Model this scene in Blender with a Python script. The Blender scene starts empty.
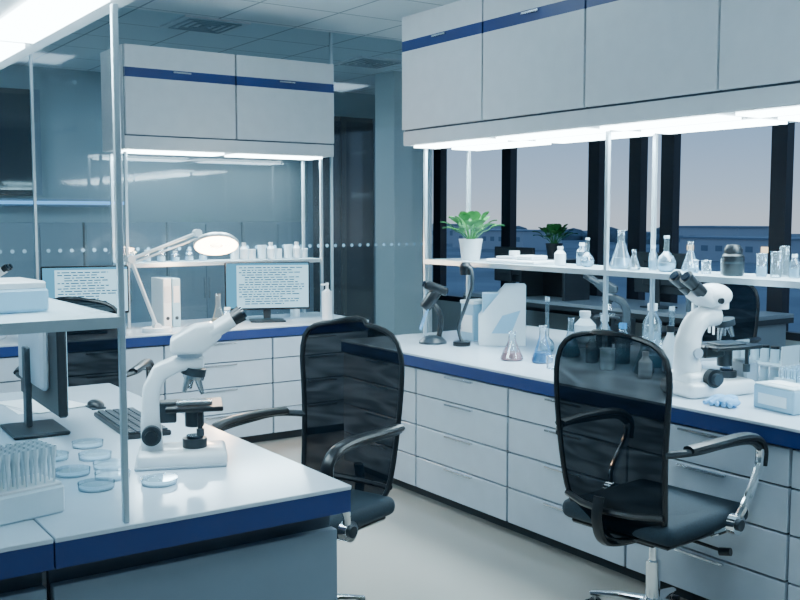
import bpy, bmesh, math, random
from mathutils import Vector, Matrix, Euler
random.seed(7)
sc = bpy.context.scene
COL = sc.collection
R = math.radians

# ------------------------------------------------------------------ materials
def new_mat(name):
    m = bpy.data.materials.new(name); m.use_nodes = True
    return m, m.node_tree, m.node_tree.nodes["Principled BSDF"]

def mat(name, col, rough=0.5, metal=0.0, var=0.03, scale=12.0, bump=0.0, coat=0.0):
    m, nt, p = new_mat(name)
    p.inputs["Roughness"].default_value = rough
    p.inputs["Metallic"].default_value = metal
    p.inputs["Coat Weight"].default_value = coat
    tc = nt.nodes.new("ShaderNodeTexCoord"); n = nt.nodes.new("ShaderNodeTexNoise")
    n.inputs["Scale"].default_value = scale; n.inputs["Detail"].default_value = 3
    nt.links.new(tc.outputs["Object"], n.inputs["Vector"])
    r = nt.nodes.new("ShaderNodeValToRGB")
    r.color_ramp.elements[0].position = 0.3; r.color_ramp.elements[1].position = 0.7
    r.color_ramp.elements[0].color = tuple(c*(1-var) for c in col)+(1,)
    r.color_ramp.elements[1].color = tuple(min(1, c*(1+var)) for c in col)+(1,)
    nt.links.new(n.outputs["Fac"], r.inputs["Fac"]); nt.links.new(r.outputs["Color"], p.inputs["Base Color"])
    if bump > 0:
        b = nt.nodes.new("ShaderNodeBump"); b.inputs["Strength"].default_value = bump; b.inputs["Distance"].default_value = 0.002
        nt.links.new(n.outputs["Fac"], b.inputs["Height"]); nt.links.new(b.outputs["Normal"], p.inputs["Normal"])
    return m

def glassy(name, tint=(0.9, 0.97, 1.0), gloss=0.08, milk=0.03, milkcol=(0.8, 0.95, 1.0), ior=1.45):
    m = bpy.data.materials.new(name); m.use_nodes = True
    nt = m.node_tree; nt.nodes.clear()
    o = nt.nodes.new("ShaderNodeOutputMaterial")
    t = nt.nodes.new("ShaderNodeBsdfTransparent"); t.inputs["Color"].default_value = tint+(1,)
    g = nt.nodes.new("ShaderNodeBsdfGlossy"); g.inputs["Roughness"].default_value = 0.04
    g.inputs["Color"].default_value = (0.9, 0.95, 1, 1)
    d = nt.nodes.new("ShaderNodeBsdfDiffuse"); d.inputs["Color"].default_value = milkcol+(1,)
    f = nt.nodes.new("ShaderNodeFresnel"); f.inputs["IOR"].default_value = ior
    a = nt.nodes.new("ShaderNodeMath"); a.operation = 'ADD'; a.inputs[1].default_value = gloss; a.use_clamp = True
    nt.links.new(f.outputs[0], a.inputs[0])
    m1 = nt.nodes.new("ShaderNodeMixShader"); nt.links.new(a.outputs[0], m1.inputs[0])
    nt.links.new(t.outputs[0], m1.inputs[1]); nt.links.new(g.outputs[0], m1.inputs[2])
    m2 = nt.nodes.new("ShaderNodeMixShader"); m2.inputs[0].default_value = milk
    nt.links.new(m1.outputs[0], m2.inputs[1]); nt.links.new(d.outputs[0], m2.inputs[2])
    nt.links.new(m2.outputs[0], o.inputs[0])
    return m

def emis(name, col, s):
    m = bpy.data.materials.new(name); m.use_nodes = True
    nt = m.node_tree; nt.nodes.clear()
    o = nt.nodes.new("ShaderNodeOutputMaterial"); e = nt.nodes.new("ShaderNodeEmission")
    e.inputs[0].default_value = col+(1,); e.inputs[1].default_value = s
    nt.links.new(e.outputs[0], o.inputs[0]); return m

def grid_mat(name, col, line, sx, sy, mortar, rough, noise=0.03):
    m, nt, p = new_mat(name)
    tc = nt.nodes.new("ShaderNodeTexCoord"); b = nt.nodes.new("ShaderNodeTexBrick")
    b.offset = 0.0; b.squash = 1.0
    b.inputs["Scale"].default_value = 1.0
    b.inputs["Brick Width"].default_value = sx; b.inputs["Row Height"].default_value = sy
    b.inputs["Mortar Size"].default_value = mortar
    b.inputs["Color1"].default_value = col+(1,); b.inputs["Color2"].default_value = tuple(c*(1-noise) for c in col)+(1,)
    b.inputs["Mortar"].default_value = line+(1,)
    nt.links.new(tc.outputs["Object"], b.inputs["Vector"]); nt.links.new(b.outputs["Color"], p.inputs["Base Color"])
    p.inputs["Roughness"].default_value = rough
    return m

M = {}
M['white'] = mat("cabinet_white", (0.68, 0.70, 0.73), 0.35)
M['drawer'] = mat("drawer_front", (0.52, 0.59, 0.67), 0.32)
M['carcass'] = mat("carcass_dark", (0.06, 0.09, 0.13), 0.5)
M['panel'] = mat("panel_grey", (0.19, 0.25, 0.31), 0.45)
M['blue'] = mat("blue_trim", (0.016, 0.040, 0.17), 0.35)
M['top'] = mat("bench_top", (0.58, 0.67, 0.75), 0.14, var=0.02)
M['steel'] = mat("steel", (0.6, 0.64, 0.68), 0.25, 1.0)
M['chrome'] = mat("chrome", (0.8, 0.83, 0.86), 0.12, 1.0)
M['post'] = mat("post_alu", (0.50, 0.60, 0.66), 0.3, 0.5)
M['black'] = mat("black_plastic", (0.005, 0.008, 0.012), 0.35)
M['dkgrey'] = mat("dark_grey", (0.020, 0.030, 0.040), 0.4)
M['fabric'] = mat("seat_fabric", (0.004, 0.018, 0.032), 0.8, scale=200, var=0.3, bump=0.3)
M['mwhite'] = mat("instrument_white", (0.80, 0.84, 0.87), 0.28, coat=0.3)
M['mgrey'] = mat("instrument_grey", (0.36, 0.42, 0.48), 0.35)
M['lens'] = mat("lens", (0.012, 0.022, 0.04), 0.05)
M['scrlit'] = emis("screen_lit", (0.38, 0.72, 0.90), 1.9)
M['scrtxt'] = emis("screen_text", (0.05, 0.20, 0.32), 1.0)
M['scrbar'] = emis("screen_bar", (0.10, 0.38, 0.60), 1.3)
M['glass'] = glassy("lab_glass", gloss=0.10, milk=0.05)
M['shelfglass'] = glassy("shelf_glass", tint=(0.75, 0.9, 0.95), gloss=0.12, milk=0.40)
M['partglass'] = glassy("partition_glass", tint=(0.76, 0.91, 0.96), gloss=0.02, milk=0.03, ior=1.4)
M['winglass'] = glassy("window_glass", tint=(0.92, 0.96, 1.0), gloss=0.0, milk=0.0, ior=1.15)
M['pinkliq'] = mat("pink_liquid", (0.70, 0.34, 0.36), 0.1)
M['blueliq'] = mat("blue_liquid", (0.05, 0.30, 0.60), 0.1)
M['clearliq'] = mat("pale_liquid", (0.42, 0.62, 0.74), 0.1)
M['plast'] = mat("translucent_plastic", (0.64, 0.77, 0.83), 0.3)
M['glove'] = mat("nitrile_blue", (0.14, 0.42, 0.72), 0.5)
M['teal'] = mat("teal_card", (0.10, 0.36, 0.48), 0.5)
M['palebl'] = mat("pale_blue_card", (0.30, 0.52, 0.66), 0.5)
M['paper'] = mat("paper", (0.80, 0.84, 0.86), 0.7)
M['leaf'] = mat("leaf_green", (0.03, 0.18, 0.045), 0.45, var=0.4, scale=20)
M['soil'] = mat("soil", (0.03, 0.02, 0.015), 0.9)
M['pot'] = mat("pot_white", (0.74, 0.79, 0.83), 0.4)
M['amber'] = mat("amber", (0.78, 0.55, 0.35), 0.3)
M['uclight'] = emis("undercabinet_light", (0.74, 0.94, 1.0), 18.0)
M['fillglow'] = emis("fill_panel_glow", (0.75, 0.92, 1.0), 5.0)  # glow of the added fill panels
M['warm'] = emis("lamp_ring_warm", (1.0, 0.66, 0.40), 30.0)
M['led'] = emis("blue_led", (0.15, 0.5, 1.0), 1.6)
M['citylight'] = emis("city_light", (1.0, 0.78, 0.5), 2.5)
M['keys'] = mat("key_caps", (0.03, 0.045, 0.06), 0.5)
M['frame'] = mat("window_frame_dark", (0.005, 0.010, 0.020), 0.4)
M['wall'] = mat("wall_paint", (0.30, 0.38, 0.42), 0.7, scale=3)
M['wall2'] = mat("column_paint", (0.64, 0.69, 0.70), 0.7, scale=3)
M['floor'] = mat("vinyl_floor", (0.40, 0.375, 0.34), 0.14, scale=2.0, var=0.03)
M['ceil'] = grid_mat("ceiling_tiles", (0.72, 0.79, 0.83), (0.30, 0.36, 0.41), 0.6, 0.6, 0.008, 0.8)
# chair mesh: woven net, slightly see-through
def net():
    m = bpy.data.materials.new("chair_net"); m.use_nodes = True
    nt = m.node_tree; nt.nodes.clear()
    o = nt.nodes.new("ShaderNodeOutputMaterial")
    t = nt.nodes.new("ShaderNodeBsdfTransparent"); d = nt.nodes.new("ShaderNodeBsdfDiffuse")
    d.inputs[0].default_value = (0.004, 0.008, 0.013, 1)
    tc = nt.nodes.new("ShaderNodeTexCoord"); w = nt.nodes.new("ShaderNodeTexNoise")
    mp = nt.nodes.new("ShaderNodeMapping"); mp.inputs["Scale"].default_value = (3, 4, 20)
    w.inputs["Scale"].default_value = 1.0; w.inputs["Detail"].default_value = 0; w.inputs["Distortion"].default_value = 1.5
    nt.links.new(tc.outputs["Object"], mp.inputs["Vector"]); nt.links.new(mp.outputs[0], w.inputs["Vector"])
    mr = nt.nodes.new("ShaderNodeMapRange"); mr.inputs[1].default_value = 0.3; mr.inputs[2].default_value = 0.7
    mr.inputs[3].default_value = 0.915; mr.inputs[4].default_value = 0.97
    nt.links.new(w.outputs["Fac"], mr.inputs[0])
    mx = nt.nodes.new("ShaderNodeMixShader"); nt.links.new(mr.outputs[0], mx.inputs[0])
    nt.links.new(t.outputs[0], mx.inputs[1]); nt.links.new(d.outputs[0], mx.inputs[2])
    nt.links.new(mx.outputs[0], o.inputs[0]); return m
M['net'] = net()

# ------------------------------------------------------------------ mesh builder
def catmull(P, n=6, closed=False):
    P = [Vector(p) for p in P]; out = []; N = len(P)
    rng = range(N if closed else N-1)
    for i in rng:
        if closed:
            a, b, c, d = P[(i-1) % N], P[i], P[(i+1) % N], P[(i+2) % N]
        else:
            a, b, c, d = P[max(i-1, 0)], P[i], P[i+1], P[min(i+2, N-1)]
        for k in range(n):
            t = k/n
            out.append(0.5*((2*b)+(c-a)*t+(2*a-5*b+4*c-d)*t*t+(3*b-a-3*c+d)*t**3))
    if not closed: out.append(P[-1])
    return out

class B:
    def __init__(s): s.v = []; s.f = []; s.m = []; s.mats = []
    def mi(s, k):
        m = M[k]
        if m not in s.mats: s.mats.append(m)
        return s.mats.index(m)
    def add(s, vs, fs, k, X=None):
        o = len(s.v); i = s.mi(k)
        for v in vs: s.v.append(X @ Vector(v) if X else Vector(v))
        for f in fs: s.f.append([a+o for a in f]); s.m.append(i)
    def addbm(s, bm, k, X=None):
        bm.verts.ensure_lookup_table(); bm.verts.index_update()
        s.add([v.co.copy() for v in bm.verts], [[v.index for v in f.verts] for f in bm.faces], k, X); bm.free()
    def box(s, c, d, k, bev=0.0, rot=(0, 0, 0), seg=1):
        bm = bmesh.new(); bmesh.ops.create_cube(bm, size=1)
        for v in bm.verts: v.co = Vector((v.co.x*d[0], v.co.y*d[1], v.co.z*d[2]))
        if bev > 0: bmesh.ops.bevel(bm, geom=list(bm.edges), offset=bev, segments=seg, affect='EDGES', profile=0.5)
        s.addbm(bm, k, Matrix.Translation(c) @ Euler([R(a) for a in rot]).to_matrix().to_4x4()); return s
    def bx(s, x0, x1, y0, y1, z0, z1, k, bev=0.0):
        return s.box(((x0+x1)/2, (y0+y1)/2, (z0+z1)/2), (x1-x0, y1-y0, z1-z0), k, bev)
    def lathe(s, prof, k, c=(0, 0, 0), rot=(0, 0, 0), seg=24):
        vs = []; rings = []
        for r, z in prof:
            if r < 1e-6: rings.append([len(vs)]); vs.append((0, 0, z))
            else:
                rings.append(list(range(len(vs), len(vs)+seg)))
                for i in range(seg):
                    a = 2*math.pi*i/seg; vs.append((r*math.cos(a), r*math.sin(a), z))
        fs = []
        for a, b in zip(rings[:-1], rings[1:]):
            for i in range(seg):
                j = (i+1) % seg
                if len(a) == 1 and len(b) == 1: continue
                if len(a) == 1: fs.append([a[0], b[j], b[i]])
                elif len(b) == 1: fs.append([a[i], a[j], b[0]])
                else: fs.append([a[i], a[j], b[j], b[i]])
        s.add(vs, fs, k, Matrix.Translation(c) @ Euler([R(q) for q in rot]).to_matrix().to_4x4()); return s
    def cyl(s, c, r, h, k, rot=(0, 0, 0), seg=24, r2=None):
        r2 = r if r2 is None else r2
        return s.lathe([(0, -h/2), (r, -h/2), (r2, h/2), (0, h/2)], k, c, rot, seg)
    def seg2(s, a, b, r, k, r2=None, seg=16):
        a = Vector(a); b = Vector(b); return s.tube([a, b], [r, r if r2 is None else r2], k, seg)
    def sph(s, c, d, k, seg=20):
        bm = bmesh.new(); bmesh.ops.create_uvsphere(bm, u_segments=seg, v_segments=seg//2, radius=1)
        for v in bm.verts: v.co = Vector((v.co.x*d[0], v.co.y*d[1], v.co.z*d[2]))
        s.addbm(bm, k, Matrix.Translation(c)); return s
    def tube(s, P, r, k, seg=10, closed=False, flat=1.0):
        P = [Vector(p) for p in P]; n = len(P)
        rs = r if isinstance(r, (list, tuple)) else [r]*n
        vs = []; fs = []; up = None
        for i in range(n):
            if closed: t = P[(i+1) % n]-P[i-1]
            else: t = P[min(i+1, n-1)]-P[max(i-1, 0)]
            t.normalize()
            if up is None:
                up = Vector((0, 0, 1)) if abs(t.z) < 0.9 else Vector((1, 0, 0))
            up = (up-t*up.dot(t)).normalized(); sd = t.cross(up)
            rr = rs[i]
            for j in range(seg):
                a = 2*math.pi*j/seg
                vs.append(P[i]+sd*rr*math.cos(a)+up*rr*flat*math.sin(a))
        m = n if closed else n-1
        for i in range(m):
            for j in range(seg):
                a = i*seg+j; b = i*seg+(j+1) % seg; i2 = (i+1) % n
                fs.append([a, b, i2*seg+(j+1) % seg, i2*seg+j])
        if not closed:
            fs.append(list(range(seg))[::-1]); fs.append(list(range((n-1)*seg, n*seg)))
        s.add(vs, fs, k); return s
    def prism(s, pts, y0, y1, k, bev=0.0):
        """polygon in XZ extruded along Y"""
        n = len(pts); vs = [(p[0], y0, p[1]) for p in pts]+[(p[0], y1, p[1]) for p in pts]
        fs = [list(range(n)), list(range(n, 2*n))[::-1]]+[[i, i+n, (i+1) % n+n, (i+1) % n] for i in range(n)]
        if bev <= 0: s.add(vs, fs, k); return s
        bm = bmesh.new(); V = [bm.verts.new(v) for v in vs]
        for f in fs: bm.faces.new([V[i] for i in f])
        bmesh.ops.recalc_face_normals(bm, faces=bm.faces)
        bmesh.ops.bevel(bm, geom=list(bm.edges), offset=bev, segments=3, affect='EDGES', profile=0.5, clamp_overlap=True)
        s.addbm(bm, k); return s
    def quad(s, pts, k): s.add(pts, [[0, 1, 2, 3]], k); return s
    def fin(s, name, loc=(0, 0, 0), rz=0.0, sc_=1.0, ang=35):
        me = bpy.data.meshes.new(name); me.from_pydata([tuple(v) for v in s.v], [], s.f)
        for m in s.mats: me.materials.append(m)
        me.polygons.foreach_set("material_index", s.m); me.update()
        bm = bmesh.new(); bm.from_mesh(me); bmesh.ops.recalc_face_normals(bm, faces=bm.faces); bm.to_mesh(me); bm.free()
        me.polygons.foreach_set("use_smooth", [True]*len(me.polygons))
        me.set_sharp_from_angle(angle=R(ang))
        o = bpy.data.objects.new(name, me); COL.objects.link(o)
        o.location = loc; o.rotation_euler = (0, 0, R(rz)); o.scale = (sc_,)*3
        return o

def area(name, parent, loc, sx, sy, power, col, rot=(0, 0, 0)):
    l = bpy.data.lights.new(name, 'AREA'); l.shape = 'RECTANGLE'; l.size = sx; l.size_y = sy
    l.energy = power; l.color = col
    o = bpy.data.objects.new(name, l); COL.objects.link(o); o.parent = parent; o.location = loc
    o.rotation_euler = [R(a) for a in rot]; return o

BT = 0.78   # bench top height
CE = 2.90   # ceiling
# ------------------------------------------------------------------ room
B().bx(-3, 6.9, -3, 9.8, -0.1, 0, 'floor').fin("floor")
B().bx(-3, 6.9, -3, 9.8, CE, CE+0.1, 'ceil').fin("ceiling")
B().bx(-3.1, -3, -3, 9.8, 0, CE, 'wall').fin("wall_left")
B().bx(-3, 6.9, -3.1, -3, 0, CE, 'wall').fin("wall_front")
B().bx(-3, 6.9, 9.7, 9.8, 0, CE, 'wall').fin("wall_back")
def dark_window(i, x0, x1, z0, z1, nm="window_"):
    b = B(); b.bx(x0, x1, 9.66, 9.695, z0, z1, 'frame')
    n = max(1, round((x1-x0)/0.45))
    for k in range(n):
        a = x0+(x1-x0)*k/n+0.03; c = x0+(x1-x0)*(k+1)/n-0.03
        b.bx(a, c, 9.65, 9.662, z0+0.05, z1-0.05, 'lens')
    for k in range(n+1):
        x = x0+(x1-x0)*k/n; b.bx(x-0.03, x+0.03, 9.63, 9.66, z0, z1, 'frame' if k % 2 else 'panel')
    b.fin(nm+str(i))
dark_window(1, 1.4, 2.5, 1.7, 2.68); dark_window(1, 5.4, 6.7, 0.02, 2.62, "door_")
# right window wall
XW = 6.8
mull = [9.2, 7.99, 6.73, 6.22, 5.85, 4.75, 3.7, 2.6, 1.5]
w = B()
w.bx(XW, XW+0.15, -3, 9.8, 0, 0.55, 'wall'); w.bx(XW, XW+0.15, -3, 9.8, 2.66, CE, 'wall')
w.bx(XW, XW+0.15, -3, 0.4, 0.55, 2.66, 'wall'); w.bx(XW, XW+0.15, 9.5, 9.8, 0.55, 2.66, 'wall')
w.fin("wall_right")
ys = [9.5]+mull+[0.4]
for i in range(len(ys)-1):
    b = B(); y1, y0 = ys[i], ys[i+1]
    b.quad([(XW+0.07, y0, 0.55), (XW+0.07, y1, 0.55), (XW+0.07, y1, 2.66), (XW+0.07, y0, 2.66)], 'winglass')
    b.bx(XW+0.01, XW+0.10, y0-0.07, y0+0.07, 0.55, 2.66, 'frame')
    b.bx(XW+0.01, XW+0.10, y0+0.06, y1-0.06, 0.55, 0.61, 'frame'); b.bx(XW+0.01, XW+0.10, y0+0.06, y1-0.06, 2.6, 2.66, 'frame')
    b.fin("window_%d" % (i+2))
B().bx(5.43, 5.77, 8.03, 8.37, 0, CE, 'wall2', 0.005).fin("column")
B().bx(-2.99, XW, 9.6, 9.64, 0, 0.09, 'panel').fin("baseboard_back")
# glass partition with dotted manifestation strip
g = B(); YP = 6.66
g.quad([(-2.9, YP, 0.02), (4.85, YP, 0.02), (4.85, YP, CE), (-2.9, YP, CE)], 'partglass')
for x in (-2.9, -0.6, 1.7, 3.92): g.bx(x-0.008, x+0.008, YP-0.012, YP+0.012, 0, CE, 'post')
g.bx(4.84, 4.87, YP-0.02, YP+0.02, 0, CE, 'post')
g.bx(-2.9, 4.85, YP-0.02, YP+0.02, 0, 0.03, 'post')
x = -2.8
while x < 4.8:
    g.cyl((x, YP-0.004, 1.28), 0.013, 0.002, 'palebl', (90, 0, 0), 12); x += 0.075
g.fin("glass_partition")
b = B(); b.bx(1.2, 3.3, 9.6, 9.63, 1.62, 1.65, 'led'); b.bx(1.2, 3.3, 9.63, 9.695, 1.60, 1.67, 'panel'); b.fin("led_strip_light")
# storage cupboards in the room behind the glass
b = B()
for i in range(4):
    x = 2.0+i*0.8; b.bx(x, x+0.78, 9.25, 9.6, 0, 1.45, 'panel'); b.bx(x+0.01, x+0.385, 9.235, 9.25, 0.08, 1.43, 'panel'); b.bx(x+0.395, x+0.77, 9.235, 9.25, 0.08, 1.43, 'panel')
    b.bx(x+0.36, x+0.37, 9.22, 9.235, 0.7, 0.9, 'steel'); b.bx(x+0.41, x+0.42, 9.22, 9.235, 0.7, 0.9, 'steel')
b.fin("storage_cupboard")
b = B()
for z in (0.8, 1.25, 1.6):
    b.bx(0.0, 1.6, 7.7, 8.1, z, z+0.02, 'white')
for x in (0.0, 0.8, 1.58): b.bx(x, x+0.02, 7.7, 7.72, 0, 1.62, 'post'); b.bx(x, x+0.02, 8.08, 8.1, 0, 1.62, 'post')
for i in range(7):
    b.cyl((0.12+i*0.22, 7.85, 0.91), 0.05, 0.18, 'plast', seg=16); b.box((0.15+i*0.21, 7.9, 1.34), (0.12, 0.2, 0.14), ('palebl', 'paper', 'teal')[i % 3], 0.004)
b.fin("storage_rack")

# ceiling fixtures
def vent(x, y, s=0.5):
    b = B(); z = CE
    b.bx(x-s/2, x+s/2, y-s/2, y+s/2, z-0.012, z, 'white')
    for k in range(4):
        q = s/2-0.05-k*0.055
        for (x0, x1, y0, y1) in ((x-q, x+q, y-q, y-q+0.014), (x-q, x+q, y+q-0.014, y+q), (x-q, x-q+0.014, y-q, y+q), (x+q-0.014, x+q, y-q, y+q)):
            b.bx(x0, x1, y0, y1, z-0.02, z-0.006, 'mgrey')
    b.fin("ceiling_air_vent")
vent(3.0, 6.9); vent(4.95, 7.7)
for (x, y, p) in ((2.2, 1.2, 22), (2.2, -1.2, 19), (-1.0, 0.0, 15), (5.4, 4.2, 10), (5.4, 1.8, 9), (0.9, 8.1, 22), (-1.2, 5.2, 15), (2.3, 4.4, 10), (3.6, 8.4, 18)):  # out-of-view ceiling panels, added as fill light for both rooms
    b = B(); b.bx(-0.31, 0.31, -0.31, 0.31, -0.03, -0.0, 'white'); b.bx(-0.28, 0.28, -0.28, 0.28, -0.034, -0.03, 'fillglow')
    o = b.fin("fill_light_panel", (x, y, CE))
    area("fill_light", o, (0, 0, -0.04), 0.55, 0.55, p, (0.52, 0.81, 1.0))

# ------------------------------------------------------------------ benches
def bench(name, loc, rz, nmod, modw, depth, back=False):
    b = B(); L = nmod*modw
    b.bx(0, L, 0, depth, BT-0.012, BT, 'top', 0.002)
    b.bx(0.0, L, 0.003, depth-0.003, BT-0.068, BT-0.012, 'blue')
    b.bx(0.01, L-0.01, 0.035, depth-0.035, 0.055, BT-0.068, 'carcass')
    b.bx(0.03, L-0.03, 0.08, depth-0.08, 0, 0.055, 'dkgrey')
    hs = [0.17, 0.17, 0.165, 0.14]
    for side in ((0, 1) if back else (0,)):
        for i in range(nmod):
            z = 0.06
            for h in hs:
                x0 = i*modw+0.006; x1 = (i+1)*modw-0.006
                if side == 0: ya, yb = 0.015, 0.037
                else: ya, yb = depth-0.037, depth-0.015
                b.bx(x0, x1, ya, yb, z+0.004, z+h-0.004, 'drawer', 0.002)
                cx = (x0+x1)/2; yy = ya-0.004 if side == 0 else yb+0.004
                b.bx(cx-0.11, cx+0.11, yy-0.008, yy+0.006, z+h-0.018, z+h-0.010, 'steel')
                z += h
    for e in (0.0, L-0.012): b.bx(e, e+0.012, 0.02, depth-0.02, 0.055, BT-0.068, 'white')
    return b.fin(name, loc, rz)
bench("lab_bench", (3.0, 5.0, 0), -90, 5, 0.745, 1.42, True)
bench("lab_bench", (0.0, 5.86, 0), 0, 5, 0.75, 0.74)

def cabinet(name, loc, rz, nmod, modw, depth, z0, z1, power, rows=((0.06, 0.22), (0.34, 0.54))):
    b = B(); L = nmod*modw
    b.bx(0, L, 0.03, depth, z0, z1, 'white')
    b.bx(0.0, L, 0.015, 0.03, z0, z0+0.075, 'white', 0.002)
    b.bx(0.0, L, 0.018, depth, z0-0.006, z0, 'white')
    b.bx(0.005, L-0.005, 0.024, 0.031, z0+0.07, z1-0.002, 'carcass')
    for i in range(nmod):
        x0 = i*modw+0.006; x1 = (i+1)*modw-0.006; t = z1-0.17
        b.bx(x0, x1, 0.0, 0.026, z0+0.085, t-0.03, 'white', 0.002)
        b.bx(x0, x1, 0.0, 0.026, t+0.03, z1, 'white', 0.002)
        b.bx(x0, x1, 0.002, 0.026, t-0.03, t+0.03, 'blue')
        b.bx((x0+x1)/2-0.06, (x0+x1)/2+0.06, -0.012, 0.002, t+0.012, t+0.022, 'steel')
        for (ra, rb) in rows: b.bx(x0+0.04, x1-0.04, ra, rb, z0-0.018, z0-0.005, 'uclight')
    o = b.fin(name, loc, rz)
    for i in range(nmod):
        area("tube_%d" % i, o, ((i+0.5)*modw, 0.25, z0-0.03), modw*0.85, 0.3, power, (0.62, 0.88, 1.0))
    return o
cabinet("overhead_cabinet", (3.35, 4.88, 0), -90, 5, 0.75, 0.62, 1.925, 2.66, 20)
cabinet("overhead_cabinet", (2.13, 6.15, 0), 0, 2, 0.76, 0.45, 1.935, 2.575, 24, ((0.1, 0.3),))
cabinet("overhead_cabinet", (0.83, 2.2, 0), 90, 3, 0.75, 0.62, 2.0, 2.7, 13, ((0.08, 0.22), (0.38, 0.52)))

def shelf(name, x0, x1, y0, y1, z, posts, ztop, axis, kk='shelfglass', pw=0.010):
    b = B()
    b.bx(x0, x1, y0, y1, z-0.012, z, kk)
    for (px, py) in posts:
        b.bx(px-pw, px+pw, py-pw, py+pw, BT, ztop, 'post', 0.002)
    if axis == 'y':
        for x in (x0, x1): b.bx(x-0.008, x+0.008, y0, y1, z-0.026, z-0.0, 'post')
        for (px, py) in posts: b.bx(x0, x1, py-0.006, py+0.006, z-0.026, z-0.012, 'post')
        b.bx(x0, x1, y0-0.006, y0+0.006, z-0.026, z, 'post'); b.bx(x0, x1, y1-0.006, y1+0.006, z-0.026, z, 'post')
    else:
        for y in (y0, y1): b.bx(x0, x1, y-0.008, y+0.008, z-0.026, z-0.0, 'post')
    return b.fin(name)
SH = 1.245
shelf("reagent_shelf", 3.52, 3.85, 1.2, 4.88, SH, [(x, y) for x in (3.52, 3.85) for y in (4.87, 3.385, 1.89)], 1.907, 'y')
shelf("reagent_shelf", 2.16, 3.62, 6.28, 6.55, 1.2, [(x, y) for x in (2.17, 3.61) for y in (6.28, 6.55)], 1.917, 'x')
shelf("reagent_shelf", 0.36, 0.765, 2.26, 4.2, 1.27, [(0.765, 2.265), (0.36, 2.265), (0.765, 4.19), (0.36, 4.19)], 1.982, 'y', 'shelfglass', 0.0075)

# island bench
b = B(); IX0, IX1, IY0, IY1 = -0.35, 1.376, 2.24, 4.25
b.bx(IX0, 0.59, IY0, IY1, BT-0.012, BT, 'top', 0.002); b.bx(0.594, IX1, IY0, IY1, BT-0.012, BT, 'top', 0.002)
b.bx(IX0, 0.59, IY0+0.002, IY1-0.002, BT-0.072, BT-0.012, 'blue'); b.bx(0.594, IX1-0.002, IY0+0.002, IY1-0.002, BT-0.072, BT-0.012, 'blue')
b.bx(0.6, 1.36, IY0+0.05, IY0+0.08, 0.0, BT-0.13, 'panel', 0.002); b.bx(0.6, 1.36, IY0+0.09, IY0+0.11, 0.0, BT-0.072, 'carcass')
b.bx(IX0+0.02, 0.585, IY0+0.05, IY0+0.08, 0.0, BT-0.13, 'panel', 0.002); b.bx(IX0+0.02, 0.585, IY0+0.09, IY0+0.11, 0.0, BT-0.072, 'carcass')
b.bx(0.6, 1.36, IY1-0.08, IY1-0.05, 0, BT-0.072, 'panel'); b.bx(0.25, 0.75, IY0+0.11, IY1-0.08, 0.05, BT-0.072, 'white')
b.fin("island_lab_bench")

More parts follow.
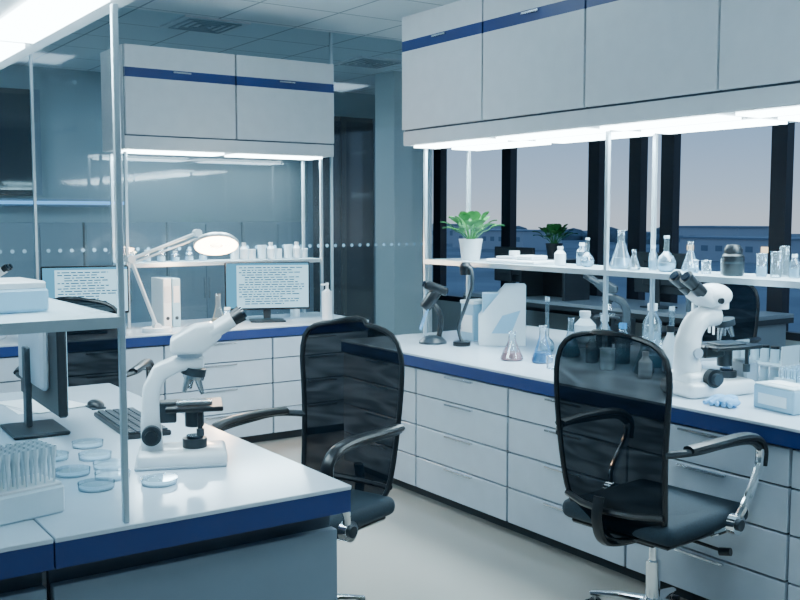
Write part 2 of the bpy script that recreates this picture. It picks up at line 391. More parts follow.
# ------------------------------------------------------------------ chairs
def chair(loc, rz, star=20, rad=0.29):
    b = B()
    zb, zt = 0.405, 1.105
    def wid(t):
        e = abs(2*t-1)**8
        return (0.200+0.040*min(1, t*1.3))*max(0.0, 1-e)**0.34
    def pt(s, t):
        w = wid(t)
        x = -0.245-0.05*t-0.027*math.sin(t*math.pi)+0.05*(s*s)
        if t < 0.25: x += 0.03*((0.25-t)/0.25)**2
        return Vector((x-0.012, s*w, zb+(zt-zb)*t+0.016*(1-s*s)*(2*t-1)))
    nt_, ns = 30, 14; vs = []; fs = []
    for i in range(nt_+1):
        t = 0.003+0.994*i/nt_
        for j in range(ns+1): vs.append(pt(-1+2*j/ns, t))
    for i in range(nt_):
        for j in range(ns):
            a = i*(ns+1)+j; fs.append([a, a+1, a+ns+2, a+ns+1])
    b.add(vs, fs, 'net')
    T = [0.003, 0.01, 0.025, 0.05, 0.09]+[0.09+0.82*k/14 for k in range(1, 15)]+[0.95, 0.975, 0.99, 0.997]
    mid = [-0.5, 0, 0.5]
    per = [pt(1, t) for t in T]+[pt(-q, 0.997) for q in mid]+[pt(-1, t) for t in reversed(T)]+[pt(q, 0.003) for q in mid]
    b.tube(per, 0.010, 'black', 8, closed=True)
    b.tube([pt(s, 0.16)+Vector((-0.01, 0, 0)) for s in (-1, -.5, 0, .5, 1)], 0.012, 'black', 8)
    b.tube(catmull([(-0.31, 0, 0.56), (-0.32, 0, 0.48), (-0.28, 0, 0.40), (-0.15, 0, 0.375), (0, 0, 0.38)]), 0.022, 'black', 8, flat=0.6)
    # seat
    b.box((0.0, 0, 0.455), (0.48, 0.48, 0.07), 'fabric', 0.032, seg=4)
    b.box((0.0, 0, 0.412), (0.42, 0.42, 0.02), 'black', 0.008)
    b.sph((0.0, 0, 0.478), (0.22, 0.22, 0.022), 'fabric')
    b.box((0, 0, 0.375), (0.2, 0.14, 0.05), 'black', 0.01, seg=2)
    # arms
    for sg in (-1, 1):
        y = sg*0.285
        P = catmull([(-0.26, sg*0.225, 0.735), (-0.17, y, 0.745), (0.0, y, 0.745), (0.14, y, 0.735), (0.205, y, 0.70)])
        b.tube(P, 0.013, 'dkgrey', 8)
        Q = catmull([(0.205, y, 0.70), (0.20, y, 0.64), (0.12, y, 0.52), (0.09, sg*0.25, 0.44), (0.06, sg*0.19, 0.405)])
        b.tube(Q, 0.0145, 'chrome', 8)
        P = catmull([(-0.2, sg*0.272, 0.752), (-0.08, y, 0.758), (0.08, y, 0.758), (0.17, y, 0.742), (0.215, y, 0.70), (0.212, y, 0.64)])
        b.tube(P, 0.024, 'black', 10, flat=0.6)
        b.cyl((0.09, sg*0.268, 0.45), 0.036, 0.03, 'chrome', (90, 0, 0)); b.cyl((0.09, sg*0.286, 0.45), 0.02, 0.012, 'dkgrey', (90, 0, 0))
    b.seg2((0.02, -0.05, 0.38), (0.05, -0.24, 0.36), 0.006, 'black'); b.cyl((0.053, -0.255, 0.358), 0.014, 0.04, 'black', (80, 0, 10))
    # gas lift + star base
    b.cyl((0, 0, 0.30), 0.016, 0.16, 'chrome'); b.cyl((0, 0, 0.19), 0.026, 0.16, 'chrome'); b.cyl((0, 0, 0.105), 0.045, 0.06, 'chrome', r2=0.033)
    for k in range(5):
        a = R(72*k+star); c, s_ = math.cos(a), math.sin(a)
        b.tube([(0.03*c, 0.03*s_, 0.115), (0.55*rad*c, 0.55*rad*s_, 0.10), (rad*c, rad*s_, 0.072)], [0.026, 0.02, 0.014], 'chrome', 10, flat=0.7)
        b.seg2(((rad-.01)*c, (rad-.01)*s_, 0.075), ((rad-.01)*c, (rad-.01)*s_, 0.04), 0.007, 'steel')
        for q in (-0.016, 0.016):
            b.cyl(((rad-.005)*c-q*s_, (rad-.005)*s_+q*c, 0.027), 0.027, 0.018, 'black', (90, 0, math.degrees(a)), 16)
    return b.fin("office_chair", loc, rz)
chair((2.72, 2.36, 0), 5, 20, 0.27)
chair((1.69, 3.07, 0), 200, -34.4+36-200, 0.25)
chair((1.5, 5.0, 0), 60)
chair((5.0, 4.0, 0), 190); chair((5.05, 2.9, 0), 170)

# ------------------------------------------------------------------ microscopes
def scopeA(loc, rz, s=1.0, W='mwhite', D='dkgrey'):
    """upright microscope: user at +X, arm at -X"""
    b = B()
    b.box((0.0, 0, 0.022), (0.25, 0.17, 0.044), W, 0.014, seg=3)
    b.box((-0.005, 0, 0.005), (0.255, 0.175, 0.01), 'mgrey', 0.003)
    b.cyl((0.035, 0, 0.055), 0.035, 0.03, D); b.cyl((0.035, 0, 0.073), 0.024, 0.01, 'lens')
    # cast C-shaped limb
    b.prism([(-0.115, 0.03), (-0.052, 0.03), (-0.060, 0.12), (-0.062, 0.20), (-0.045, 0.245), (0.0, 0.268), (0.065, 0.274), (0.065, 0.308), (-0.02, 0.308), (-0.075, 0.285), (-0.108, 0.225), (-0.115, 0.12)], -0.029, 0.029, W, 0.008)
    for sg in (-1, 1):
        b.cyl((-0.085, sg*0.04, 0.09), 0.028, 0.025, D, (90, 0, 0)); b.cyl((-0.085, sg*0.058, 0.09), 0.018, 0.02, 'black', (90, 0, 0))
    # stage
    b.box((0.035, 0, 0.165), (0.16, 0.15, 0.014), 'black', 0.003); b.box((-0.04, 0, 0.15), (0.05, 0.05, 0.06), D, 0.004)
    b.box((0.035, 0.01, 0.177), (0.075, 0.03, 0.004), 'glass'); b.box((0.035, -0.045, 0.179), (0.1, 0.016, 0.012), 'steel', 0.002)
    b.seg2((0.05, -0.065, 0.155), (0.05, -0.065, 0.10), 0.007, 'black'); b.cyl((0.05, -0.065, 0.10), 0.011, 0.02, D)
    b.cyl((0.035, 0, 0.13), 0.027, 0.05, D)
    # nosepiece
    b.cyl((0.035, 0, 0.264), 0.035, 0.022, D, (0, 12, 0)); b.cyl((0.035, 0, 0.25), 0.03, 0.015, 'steel', (0, 12, 0))
    for a, l in ((0, .05), (100, .036), (220, .04)):
        c, s_ = math.cos(R(a)), math.sin(R(a))
        b.seg2((0.03+0.014*c, 0.014*s_, 0.247), (0.035+0.03*c-0.006, 0.03*s_, 0.247-l), 0.011, 'steel', 0.006)
    # binocular head
    b.cyl((0.025, 0, 0.312), 0.036, 0.012, 'mgrey')
    b.prism([(-0.028, 0.318), (0.062, 0.318), (0.118, 0.368), (0.092, 0.405), (0.035, 0.398), (-0.030, 0.36)], -0.046, 0.046, W, 0.010)
    for sg in (-1, 1):
        b.seg2((0.085, sg*0.028, 0.375), (0.148, sg*0.031, 0.413), 0.020, W)
        b.seg2((0.144, sg*0.031, 0.410), (0.174, sg*0.031, 0.430), 0.017, 'black', 0.021)
        b.seg2((0.174, sg*0.031, 0.430), (0.180, sg*0.031, 0.434), 0.015, 'lens')
    return b.fin("microscope", loc, rz, s)
scopeA((1.10, 2.74, BT), -22, 1.02)
scopeA((4.22, 4.00, BT), 130, 0.9, 'dkgrey', 'black')

def scopeB(loc, rz, s=1.0):
    """research microscope: user at -X, curved arm, trinocular head"""
    b = B()
    b.box((0.02, 0, 0.03), (0.32, 0.20, 0.06), 'mwhite', 0.02, seg=3)
    b.box((-0.05, 0, 0.07), (0.16, 0.15, 0.05), 'mwhite', 0.02, seg=3)
    P = catmull([(-0.07, 0, 0.05), (-0.085, 0, 0.14), (-0.075, 0, 0.23), (-0.03, 0, 0.295), (0.05, 0, 0.31)])
    b.tube(P, [0.055]*6+[0.05]*6+[0.047]*6+[0.043]*7, 'mwhite', 16)
    for sg in (-1, 1):
        b.cyl((-0.03, sg*0.09, 0.075), 0.036, 0.03, 'black', (90, 0, 0)); b.cyl((-0.03, sg*0.11, 0.075), 0.022, 0.03, 'dkgrey', (90, 0, 0))
        b.cyl((-0.075, sg*0.05, 0.17), 0.02, 0.02, 'mgrey', (90, 0, 0))
    b.box((0.10, 0, 0.185), (0.22, 0.18, 0.016), 'black', 0.004); b.box((0.02, 0, 0.17), (0.10, 0.08, 0.05), 'black', 0.008)
    b.cyl((0.10, 0, 0.14), 0.03, 0.07, 'dkgrey'); b.cyl((0.11, 0, 0.07), 0.04, 0.03, 'dkgrey'); b.cyl((0.11, 0, 0.09), 0.026, 0.012, 'lens')
    b.seg2((0.14, -0.08, 0.18), (0.14, -0.08, 0.10), 0.008, 'black'); b.cyl((0.14, -0.08, 0.105), 0.014, 0.03, 'dkgrey')
    b.box((0.09, -0.02, 0.196), (0.13, 0.08, 0.008), 'dkgrey', 0.002)
    b.cyl((0.095, 0, 0.278), 0.04, 0.025, 'dkgrey', (0, -12, 0))
    for a, l in ((180, .06), (60, .045), (300, .045)):
        c, s_ = math.cos(R(a)), math.sin(R(a))
        b.seg2((0.095+0.018*c, 0.018*s_, 0.268), (0.10+0.03*c, 0.03*s_, 0.268-l), 0.013, 'steel', 0.008)
    # head
    b.cyl((0.05, 0, 0.35), 0.05, 0.03, 'mwhite')
    b.sph((0.03, 0, 0.385), (0.085, 0.065, 0.05), 'mwhite')
    b.box((-0.02, 0, 0.385), (0.10, 0.11, 0.06), 'mwhite', 0.022, (0, 32, 0), 3)
    b.cyl((0.02, -0.066, 0.37), 0.012, 0.01, 'black', (90, 0, 0))
    for sg in (-1, 1):
        b.seg2((-0.045, sg*0.033, 0.40), (-0.085, sg*0.034, 0.43), 0.025, 'black')
        b.seg2((-0.085, sg*0.034, 0.43), (-0.125, sg*0.034, 0.465), 0.022, 'black', 0.028)
        b.seg2((-0.125, sg*0.034, 0.465), (-0.13, sg*0.034, 0.469), 0.019, 'lens')
    b.box((0.2, 0, 0.08), (0.07, 0.09, 0.09), 'mgrey', 0.01)
    return b.fin("research_microscope", loc, rz, s)
scopeB((3.30, 2.62, BT), -12, 1.04)

# ------------------------------------------------------------------ glassware
def erlen(loc, h=0.16, r=0.05, liq=None, s=1):
    b = B()
    b.lathe([(0, 0.001), (r*0.9, 0.001), (r, 0.008), (r*0.97, h*0.12), (r*0.33, h*0.68), (r*0.30, h*0.95), (r*0.38, h), (r*0.34, h)], 'glass')
    if liq: b.lathe([(0, 0.004), (r*0.9, 0.005), (r*0.93, h*0.1), (r*0.76, h*0.28), (0, h*0.28)], liq)
    return b.fin("erlenmeyer_flask", loc)
def volflask(loc, h=0.22, r=0.04, liq=None):
    b = B(); pr = [(0, 0.001), (r*0.6, 0.001)]
    for k in range(1, 8): a = math.pi*(k/8.6); pr.append((r*math.sin(a*0.86+0.42), r*(1-math.cos(a))))
    pr += [(r*0.28, r*2.1), (r*0.25, h*0.9), (r*0.32, h*0.91), (r*0.32, h*0.93)]
    b.lathe(pr, 'glass'); b.cyl((0, 0, h*0.95), r*0.3, h*0.08, 'plast')
    if liq: b.lathe([(0, 0.004), (r*0.55, 0.005), (r*0.9, r*0.6), (r*0.9, r*0.95), (0, r*0.95)], liq)
    return b.fin("volumetric_flask", loc)
def bottle(loc, h=0.16, r=0.035, cap='blueliq', body='glass', liq='clearliq'):
    b = B()
    b.lathe([(0, 0.001), (r*0.94, 0.001), (r, 0.006), (r, h*0.62), (r*0.45, h*0.8), (r*0.42, h*0.88)], body)
    b.cyl((0, 0, h*0.93), r*0.52, h*0.14, cap)
    if liq: b.lathe([(0, 0.004), (r*0.92, 0.004), (r*0.92, h*0.4), (0, h*0.4)], liq)
    return b.fin("reagent_bottle", loc)
def beaker(loc, h=0.09, r=0.035, k='glass', liq=None):
    b = B(); b.lathe([(0, 0.001), (r*0.95, 0.001), (r, 0.006), (r, h*0.95), (r*1.08, h), (r*1.0, h-0.002)], k)
    if liq: b.lathe([(0, 0.004), (r*0.93, 0.004), (r*0.93, h*0.45), (0, h*0.45)], liq)
    return b.fin("beaker", loc)
def rack(loc, rz=0, n=6, rows=2, h=0.11):
    b = B(); L = n*0.028+0.02; W = rows*0.028+0.012
    for z in (0.006, 0.05): b.box((0, 0, z), (L, W, 0.006), 'plast', 0.001)
    for sx in (-1, 1): b.box((sx*L/2, 0, 0.035), (0.006, W, 0.07), 'plast', 0.001)
    for i in range(n):
        for j in range(rows):
            x = (i-(n-1)/2)*0.028; y = (j-(rows-1)/2)*0.028
            b.lathe([(0, 0.009), (0.006, 0.011), (0.009, 0.018), (0.009, h), (0.011, h+0.003)], 'glass', (x, y, 0), seg=10)
            if (i+j) % 2: b.cyl((x, y, 0.035), 0.008, 0.035, 'clearliq', seg=10)
    return b.fin("test_tube_rack", loc, rz)
erlen((3.28, 3.79, BT), 0.145, 0.058, 'pinkliq'); erlen((3.35, 3.64, BT), 0.185, 0.055, 'blueliq')
volflask((3.62, 3.90, BT), 0.30, 0.04, 'clearliq'); erlen((3.62, 3.72, BT), 0.2, 0.05, 'clearliq')
bottle((3.72, 3.58, BT), 0.22, 0.04, 'plast'); bottle((3.95, 3.95, BT), 0.2, 0.06, 'white', 'pot', None)
bottle((3.66, 3.40, BT), 0.2, 0.038, 'blueliq'); beaker((3.7, 3.22, BT), 0.13, 0.045, 'glass', 'clearliq')
bottle((4.1, 3.6, BT), 0.26, 0.05, 'plast'); volflask((3.9, 3.3, BT), 0.28, 0.05, 'clearliq'); bottle((3.62, 3.07, BT), 0.22, 0.035, 'black', 'pot', None)
beaker((3.25, 3.46, BT), 0.06, 0.03); bottle((3.55, 3.50, BT), 0.14, 0.03, 'plast')
beaker((3.45, 3.30, BT), 0.10, 0.035, 'plast'); erlen((3.50, 3.12, BT), 0.17, 0.05, 'clearliq'); bottle((3.40, 3.02, BT), 0.12, 0.03, 'white', 'pot', None)
# shelf items
Z = SH+0.001
bottle((3.66, 3.85, Z), 0.10, 0.03, 'white', 'pot', None); bottle((3.74, 3.77, Z), 0.12, 0.03, 'plast')
volflask((3.66, 3.65, Z), 0.15, 0.035, 'clearliq'); erlen((3.68, 3.44, Z), 0.19, 0.055, 'clearliq')
bottle((3.68, 3.235, Z), 0.12, 0.02, 'plast'); volflask((3.64, 3.12, Z), 0.17, 0.045, 'clearliq'); erlen((3.76, 3.08, Z), 0.14, 0.04, 'clearliq')
erlen((3.62, 3.30, Z), 0.10, 0.032)
beaker((3.65, 2.97, Z), 0.06, 0.022, 'glass', 'clearliq'); beaker((3.65, 2.90, Z), 0.06, 0.022); beaker((3.7, 2.83, Z), 0.07, 0.025, 'glass', 'clearliq')
beaker((3.66, 2.62, Z), 0.10, 0.022, 'glass', 'clearliq'); beaker((3.66, 2.55, Z), 0.11, 0.022); bottle((3.7, 2.49, Z), 0.1, 0.022, 'plast')
beaker((3.76, 2.58, Z), 0.13, 0.02); rack((3.72, 2.3, Z), 90)
b = B(); b.bx(-0.09, 0.09, -0.2, 0.2, 0, 0.02, 'mwhite', 0.006); b.bx(-0.06, 0.06, -0.15, -0.02, 0.02, 0.045, 'plast', 0.006); b.bx(-0.05, 0.05, 0.02, 0.16, 0.02, 0.035, 'mgrey', 0.004)
b.cyl((0.02, 0.08, 0.05), 0.03, 0.03, 'mwhite'); b.fin("balance_scale", (3.67, 4.17, Z))
b = B(); b.lathe([(0, 0), (0.045, 0), (0.05, 0.01), (0.05, 0.09), (0.042, 0.10), (0.042, 0.12), (0.03, 0.14), (0, 0.145)], 'black'); b.cyl((0, 0, 0.06), 0.051, 0.01, 'dkgrey')
b.fin("mini_centrifuge", (3.64, 2.75, Z), 0, 0.95)

def plant(loc, s=1.0, pot='pot', n=30):
    b = B(); rnd = random.Random(3)
    b.lathe([(0, 0), (0.042, 0), (0.055, 0.09), (0.058, 0.10), (0.052, 0.10), (0.05, 0.088), (0, 0.088)], pot)
    b.cyl((0, 0, 0.089), 0.049, 0.004, 'soil')
    for i in range(n):
        a = i*2.4; tilt = 0.15+0.95*(i/n); L = 0.10+0.05*rnd.random()
        d = Vector((math.cos(a)*math.sin(tilt), math.sin(a)*math.sin(tilt), math.cos(tilt)))
        p0 = Vector((0.01*math.cos(a), 0.01*math.sin(a), 0.09)); p1 = p0+d*L*0.7
        b.tube([p0, p0+d*L*0.4+Vector((0, 0, 0.01)), p1], 0.0018, 'leaf', 5)
        sd = d.cross(Vector((0, 0, 1))).normalized(); vs = []; fs = []
        for k in range(7):
            t = k/6; c = p1+d*(0.085*t)+Vector((0, 0, -0.035*t*t)); w = 0.030*math.sin(math.pi*min(0.98, t*0.92+0.05))+0.0008
            vs += [c-sd*w+Vector((0, 0, 0.006)), c, c+sd*w+Vector((0, 0, 0.006))]
        for k in range(6):
            q = k*3; fs += [[q, q+1, q+4, q+3], [q+1, q+2, q+5, q+4]]
        b.add(vs, fs, 'leaf')
    b.fin("potted_plant", loc, 0, s)
plant((3.67, 4.62, Z), 1.25); plant((6.2, 6.6, 1.13), 1.35, 'dkgrey')
# window-side desk holding the second plant and monitors
b = B(); b.bx(5.95, 6.7, 4.5, 7.6, 0.74, 0.77, 'panel', 0.002); b.bx(5.95, 6.7, 4.5, 7.6, 0.70, 0.74, 'dkgrey')
for y in (4.55, 6.05, 7.55): b.bx(6.0, 6.65, y-0.02, y+0.02, 0, 0.70, 'panel')
b.fin("window_desk")
b = B(); b.bx(6.05, 6.35, 6.3, 6.9, 1.10, 1.13, 'dkgrey'); b.bx(6.05, 6.35, 6.3, 6.33, 0.77, 1.10, 'dkgrey'); b.bx(6.05, 6.35, 6.87, 6.9, 0.77, 1.10, 'dkgrey'); b.bx(6.32, 6.35, 6.33, 6.87, 0.77, 1.1, 'black'); b.fin("desk_riser")

# magazine file holders / box files
b = B()
def filebox(b, y, k, k2):
    b.prism([(-0.13, 0), (0.13, 0), (0.13, 0.34), (0.02, 0.34), (-0.13, 0.16)], y-0.042, y-0.040, k)
    b.prism([(-0.13, 0), (0.13, 0), (0.13, 0.34), (0.02, 0.34), (-0.13, 0.16)], y+0.040, y+0.042, k)
    b.bx(0.126, 0.13, y-0.04, y+0.04, 0, 0.34, k); b.bx(-0.13, -0.126, y-0.04, y+0.04, 0, 0.16, k); b.bx(-0.13, 0.13, y-0.04, y+0.04, 0, 0.004, k)
    b.bx(-0.11, 0.12, y-0.03, y+0.03, 0.005, 0.29, k2)
filebox(b, 0, 'paper', 'palebl'); filebox(b, 0.09, 'paper', 'paper')
b.prism([(-0.06, 0.07), (0.05, 0.07), (0.10, 0.20), (0.0, 0.17)], -0.0435, -0.042, 'palebl')
b.fin("magazine_file_holder", (3.62, 4.27, BT+0.001), -38)
b = B(); b.box((0, 0, 0.11), (0.14, 0.12, 0.22), 'palebl', 0.006); b.box((0, 0, 0.225), (0.15, 0.13, 0.02), 'paper', 0.004); b.bx(-0.073, -0.07, -0.05, 0.05, 0.05, 0.15, 'paper'); b.fin("storage_box", (3.66, 4.55, BT), 0)
# scanner on a stand
b = B(); b.lathe([(0, 0), (0.07, 0), (0.07, 0.01), (0.05, 0.03), (0.02, 0.04), (0, 0.04)], 'dkgrey')
b.tube(catmull([(0.03, 0, 0.03), (0.04, 0, 0.10), (0.03, 0, 0.16), (0.0, 0, 0.20)]), 0.014, 'black', 8)
b.box((-0.01, 0, 0.22), (0.055, 0.07, 0.12), 'black', 0.014, (0, 35, 0), 2); b.box((0.015, 0, 0.275), (0.12, 0.075, 0.045), 'black', 0.014, (0, 20, 0), 2); b.box((-0.046, 0, 0.297), (0.004, 0.055, 0.03), 'lens', 0.001, (0, 20, 0))
b.box((-0.045, 0, 0.12), (0.006, 0.07, 0.11), 'glove', 0.002, (0, 20, 0))
b.fin("barcode_scanner", (3.35, 4.56, BT), -30, 1.15)
b = B(); b.cyl((0, 0, 0.012), 0.05, 0.024, 'black')
b.tube(catmull([(0, 0, 0.02), (0.0, 0.03, 0.10), (0, -0.03, 0.22), (0, -0.09, 0.34), (0, -0.08, 0.43), (0, -0.03, 0.44)]), 0.010, 'dkgrey', 8)
b.lathe([(0, 0), (0.03, 0.0), (0.035, 0.05), (0.02, 0.07), (0, 0.072)], 'black', (0, -0.03, 0.40)); b.fin("gooseneck_lamp", (3.42, 4.38, BT))

# right end clutter
b = B(); b.box((0, 0, 0.045), (0.13, 0.20, 0.09), 'palebl', 0.006); b.box((0, 0, 0.092), (0.125, 0.195, 0.008), 'plast', 0.003); b.box((0, 0, 0.097), (0.06, 0.12, 0.004), 'paper', 0.002)
b.bx(-0.067, -0.064, -0.07, 0.07, 0.02, 0.06, 'plast'); b.fin("glove_box", (3.27, 2.22, BT), -10)
b = B()
for i in range(9):
    a = i*0.7; b.sph((0.035*math.cos(a), 0.045*math.sin(a*1.7), 0.015+0.004*(i % 3)), (0.035, 0.028, 0.014), 'glove', 12)
for i in range(5): b.tube(catmull([(0.02, (i-2)*0.016, 0.02), (-0.03, (i-2)*0.022, 0.02), (-0.07, (i-2)*0.026, 0.011)], 4), 0.009, 'glove', 8)
b.fin("nitrile_gloves", (3.17, 2.41, BT), 10)
beaker((3.44, 2.20, BT), 0.12, 0.05, 'plast'); bottle((3.70, 2.26, BT), 0.2, 0.04, 'plast')
rack((3.62, 2.40, BT), 0, 6, 3)
b = B()
for z in (0.0, 0.09):
    b.box((0, 0, z+0.006), (0.12, 0.26, 0.008), 'mwhite', 0.002)
    for i in range(5): b.cyl((0, (i-2)*0.05, z+0.04), 0.018, 0.06, 'plast', seg=12)
    for i in range(5): b.cyl((0, (i-2)*0.05, z+0.075), 0.019, 0.012, 'black' if z else 'white', seg=12)
for q in (-0.125, 0.125): b.bx(-0.06, 0.06, q-0.003, q+0.003, 0, 0.18, 'mwhite')
b.fin("vial_rack", (3.70, 2.62, BT))
# pipette stand on far side
b = B(); b.cyl((0, 0, 0.01), 0.08, 0.02, 'mgrey'); b.cyl((0, 0, 0.17), 0.01, 0.32, 'steel'); b.cyl((0, 0, 0.30), 0.06, 0.02, 'dkgrey')
for i in range(5):
    a = i*1.256; x, y = 0.065*math.cos(a), 0.065*math.sin(a)
    b.cyl((x, y, 0.30), 0.014, 0.12, 'mwhite' if i % 2 else 'dkgrey', seg=12); b.cyl((x, y, 0.19), 0.006, 0.12, 'mwhite', seg=8, r2=0.009); b.cyl((x, y, 0.37), 0.008, 0.03, 'black', seg=8)
b.fin("pipette_stand", (4.1, 3.28, BT))

# ------------------------------------------------------------------ monitors
def monitor(loc, rz, w=0.56, h=0.33, zc=0.25, lit=True, back='dkgrey', nm="computer_monitor", seed=1):
    b = B(); rnd = random.Random(seed)
    b.box((0, 0, zc), (w, 0.03, h), 'black' if lit else back, 0.006)
    x0, x1, z0, z1 = -w/2+0.01, w/2-0.01, zc-h/2+0.015, zc+h/2-0.01
    b.bx(x0, x1, -0.017, -0.0155, z0, z1, 'scrlit' if lit else 'lens')
    if lit:
        b.bx(x0, x1, -0.0175, -0.017, z1-0.014, z1, 'scrbar'); b.bx(x0, x0+0.07, -0.0175, -0.017, z0, z1-0.014, 'scrbar')
        z = z1-0.03
        while z > z0+0.02:
            x = x0+0.085+rnd.choice((0, 0, 0.02, 0.04)); end = x1-0.02-rnd.random()*0.16
            while x < end:
                l = rnd.uniform(0.012, 0.05); b.bx(x, min(x+l, end), -0.0175, -0.017, z-0.0035, z+0.0035, 'scrtxt'); x += l+0.008
            z -= 0.0165
    b.box((0, 0.028, zc), (w*0.6, 0.03, h*0.6), back, 0.01)
    b.box((0, 0.05, zc/2+0.02), (0.05, 0.02, zc), 'dkgrey', 0.004); b.box((0, 0.03, 0.008), (0.24, 0.18, 0.012), 'dkgrey', 0.004)
    return b.fin(nm, loc, rz)
monitor((3.10, 6.14, BT), -22, 0.58, 0.33, 0.25, seed=2); monitor((1.86, 6.16, BT), -12, 0.52, 0.30, 0.27, seed=3)
monitor((0.88, 3.42, BT), 88, 0.56, 0.36, 0.27, True, 'mgrey')
monitor((6.25, 5.4, 0.77), 90, 0.56, 0.33, 0.28, False); monitor((6.25, 7.2, 0.77), 90, 0.56, 0.33, 0.28, False); monitor((0.6, 6.2, BT), 0, 0.5, 0.3, 0.27)
monitor((4.2, 2.45, BT), 90, 0.45, 0.26, 0.22, False)
def keyboard(loc, rz):
    b = B(); b.box((0, 0, 0.009), (0.44, 0.15, 0.018), 'black', 0.004)
    for r in range(5):
        for c in range(17): b.box((-0.2+c*0.025, -0.055+r*0.027, 0.021), (0.021, 0.022, 0.006), 'keys', 0.002)
    return b.fin("keyboard", loc, rz)
keyboard((1.15, 3.33, BT), 86)
b = B(); b.sph((0, 0, 0.012), (0.03, 0.05, 0.02), 'black'); b.box((0, 0, 0.004), (0.055, 0.09, 0.008), 'dkgrey', 0.003); b.fin("computer_mouse", (1.15, 3.72, BT))
b = B()
for i in range(3): b.box((0.01*i, -0.01*i, 0.001+0.002*i), (0.21, 0.30, 0.0015), 'paper', rot=(0, 0, 8*i))
b.fin("paper_sheets", (0.98, 3.90, BT))

# petri dishes
def petri(x, y, r=0.047):
    b = B()
    b.lathe([(0, 0.001), (r, 0.001), (r, 0.014)], 'glass', seg=32); b.lathe([(r+0.002, 0.005), (r+0.002, 0.017), (0, 0.017)], 'glass', seg=32)
    b.cyl((0, 0, 0.005), r*0.95, 0.005, 'plast', seg=32)
    b.fin("petri_dish", (x, y, BT))
for p in ((0.93, 3.10), (0.90, 2.93), (0.79, 2.78), (0.90, 2.79), (0.80, 2.60), (0.955, 2.55), (0.79, 2.99), (0.87, 2.68)): petri(*p)

# pipette tip rack
b = B(); b.box((0, 0, 0.035), (0.20, 0.13, 0.07), 'plast', 0.006); b.box((0, 0, 0.073), (0.19, 0.12, 0.008), 'mwhite', 0.002)
for i in range(8):
    for j in range(5):
        b.lathe([(0, 0), (0.002, 0), (0.006, 0.06), (0.0085, 0.075), (0.0085, 0.09)], 'plast', (-0.08+i*0.023, -0.045+j*0.0225, 0.075), seg=8)
b.fin("pipette_tip_rack", (0.56, 2.47, BT), 12)
# boxes on island shelf
b = B(); b.box((0, 0, 0.03), (0.16, 0.20, 0.055), 'palebl', 0.006); b.box((0, 0, 0.065), (0.15, 0.19, 0.02), 'mwhite', 0.004); b.bx(0.079, 0.083, -0.07, 0.07, 0.015, 0.045, 'teal'); b.fin("sample_box", (0.57, 2.56, 1.271), 4)
b = B(); b.box((0, 0, 0.04), (0.15, 0.2, 0.08), 'paper', 0.004); b.box((0, 0, 0.085), (0.155, 0.205, 0.01), 'teal', 0.002); b.fin("sample_box", (0.52, 3.2, 1.271), 0)
# back bench items
def arm_lamp(loc):
    b = B(); b.cyl((0, 0, 0.012), 0.09, 0.024, 'mwhite')
    j0 = (0, 0, 0.03); j1 = (-0.16, 0, 0.46); j2 = (0.24, -0.1, 0.62); h = Vector((0.35, -0.14, 0.55))
    for dy in (-0.012, 0.012):
        b.seg2((j0[0], j0[1]+dy, j0[2]), (j1[0], j1[1]+dy, j1[2]), 0.008, 'mwhite'); b.seg2((j1[0], j1[1]+dy, j1[2]), (j2[0], j2[1]+dy, j2[2]), 0.008, 'mwhite')
        b.seg2((j1[0], j1[1]+dy, j1[2]-0.03), (j2[0], j2[1]+dy, j2[2]-0.035), 0.004, 'mwhite')
    for j in (j0, j1, j2): b.cyl(j, 0.024, 0.05, 'mwhite', (90, 0, 0))
    b.seg2(j2, h+Vector((-0.03, 0, 0.02)), 0.010, 'mwhite')
    b.lathe([(0.045, -0.014), (0.138, -0.014), (0.145, 0.0), (0.125, 0.022), (0.05, 0.026), (0.045, 0.0), (0.045, -0.014)], 'mwhite', h, (-26, 10, 0), 32)
    b.lathe([(0.048, -0.0155), (0.134, -0.0155)], 'warm', h, (-26, 10, 0), 32); b.lathe([(0, 0), (0.045, 0)], 'shelfglass', h, (-26, 10, 0), 32)
    o = b.fin("magnifying_lamp", loc)
    l = bpy.data.lights.new("bulb", 'POINT'); l.energy = 26; l.color = (1, 0.66, 0.42); l.shadow_soft_size = 0.05
    lo = bpy.data.objects.new("bulb", l); COL.objects.link(lo); lo.parent = o; lo.location = h+Vector((0, -0.05, -0.08))
arm_lamp((2.26, 6.02, BT))
b = B(); b.cyl((0, 0, 0.1), 0.035, 0.2, 'pot'); b.cyl((0, 0, 0.205), 0.03, 0.02, 'mwhite', r2=0.012); b.cyl((0, 0, 0.235), 0.01, 0.05, 'mwhite'); b.seg2((0.01, 0, 0.25), (-0.05, 0, 0.245), 0.007, 'mwhite'); b.fin("soap_dispenser_bottle", (3.52, 6.05, BT))
erlen((2.67, 6.0, BT), 0.22, 0.05, 'amber'); bottle((2.78, 6.1, BT), 0.12, 0.04, 'plast'); bottle((3.42, 6.34, BT), 0.14, 0.035, 'white', 'pot', None)
for i, k in enumerate(('paper', 'palebl')):
    b = B(); b.box((0, 0, 0.16), (0.055, 0.22, 0.32), k, 0.004); b.bx(-0.02, 0.02, -0.113, -0.11, 0.16, 0.27, 'white'); b.cyl((0, -0.112, 0.06), 0.012, 0.004, 'dkgrey', (90, 0, 0)); b.fin("ring_binder", (2.40+0.062*i, 6.3, BT))
for i in range(9):
    x = 2.98+i*0.07; k = i % 3
    if k == 0: beaker((x, 6.40, 1.201), 0.10, 0.03, 'plast')
    elif k == 1: bottle((x, 6.40, 1.201), 0.12, 0.028, 'white', 'pot', None)
    else: beaker((x, 6.42, 1.201), 0.07, 0.027, 'pot')
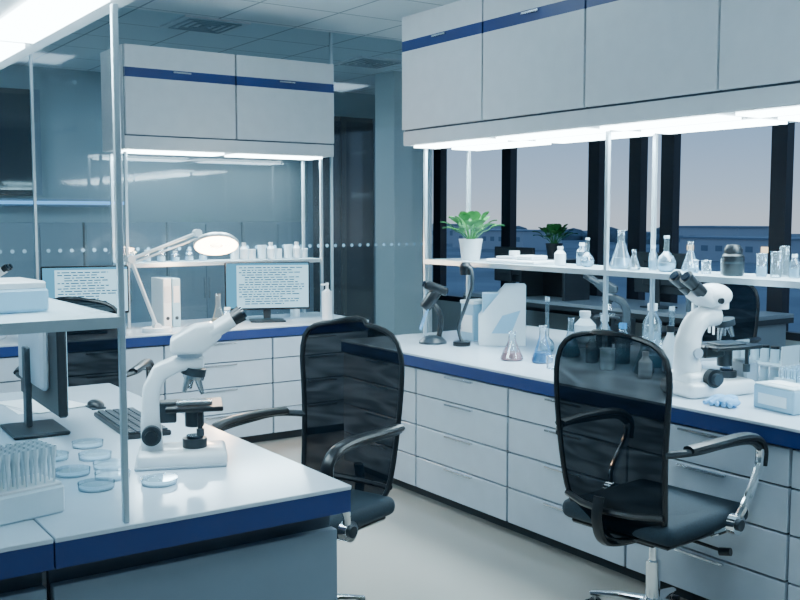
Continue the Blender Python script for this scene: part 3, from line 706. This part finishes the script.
for i in range(6): bottle((2.25+i*0.1, 6.42, 1.201), 0.07+0.01*(i % 3), 0.03, 'plast')
scopeA((1.25, 6.2, BT), -30); bottle((1.5, 6.1, BT), 0.2, 0.05, 'plast')

# ------------------------------------------------------------------ outside
M['field'] = mat("field", (0.26, 0.28, 0.30), 0.9, scale=0.05, var=0.3)
M['tree'] = mat("treeline", (0.13, 0.16, 0.18), 0.9, scale=0.3, var=0.4)
M['bldg'] = mat("far_buildings", (0.48, 0.51, 0.55), 0.8)
B().bx(9, 400, -200, 400, -6.2, -6, 'field').fin("outdoor_ground")
b = B(); rnd = random.Random(5)
for i in range(150):
    y = -60+i*2.7; b.sph((230+rnd.uniform(-14, 14), y, -5.4), (5, rnd.uniform(2, 5), rnd.uniform(1.4, 4.2)), 'tree', 10)
b.fin("treeline")
b = B()
for (x, y, wx, wy, h) in ((150, 170, 12, 26, 4.2), (160, 120, 14, 18, 5.4), (140, 95, 10, 22, 3.8), (170, 215, 12, 30, 5.2), (150, 60, 12, 16, 4.0)):
    b.bx(x, x+wx, y, y+wy, -6, -6+h, 'bldg'); b.bx(x-0.3, x+wx+0.3, y-0.3, y+wy+0.3, -6+h, -6+h+0.3, 'panel')
    for q in range(int(wy/3)): b.bx(x-0.05, x, y+1+q*3, y+2.4+q*3, -6+h*0.45, -6+h*0.7, 'citylight' if q % 5 == 1 else 'panel')
b.fin("distant_buildings")

wd = bpy.data.worlds.new("World"); sc.world = wd; wd.use_nodes = True; nt = wd.node_tree; nt.nodes.clear()
o = nt.nodes.new("ShaderNodeOutputWorld"); bg = nt.nodes.new("ShaderNodeBackground")
tc = nt.nodes.new("ShaderNodeTexCoord"); sp = nt.nodes.new("ShaderNodeSeparateXYZ"); cr = nt.nodes.new("ShaderNodeValToRGB")
nt.links.new(tc.outputs["Generated"], sp.inputs[0]); nt.links.new(sp.outputs["Z"], cr.inputs[0])
e = cr.color_ramp.elements; e[0].position = 0.0; e[0].color = (0.40, 0.45, 0.52, 1); e[1].position = 1.0; e[1].color = (0.04, 0.12, 0.28, 1)
q = e.new(0.03); q.color = (0.30, 0.40, 0.52, 1); q = e.new(0.12); q.color = (0.15, 0.27, 0.44, 1)
nt.links.new(cr.outputs[0], bg.inputs[0]); bg.inputs[1].default_value = 1.7; nt.links.new(bg.outputs[0], o.inputs[0])

cam = bpy.data.cameras.new("camera"); co = bpy.data.objects.new("camera", cam); COL.objects.link(co)
cam.sensor_width = 36; cam.lens = 994/800*36; cam.clip_start = 0.05; cam.clip_end = 1000
co.location = (0, 0, 1.5); co.rotation_euler = (R(90-4.77), 0, R(-34.4)); sc.camera = co
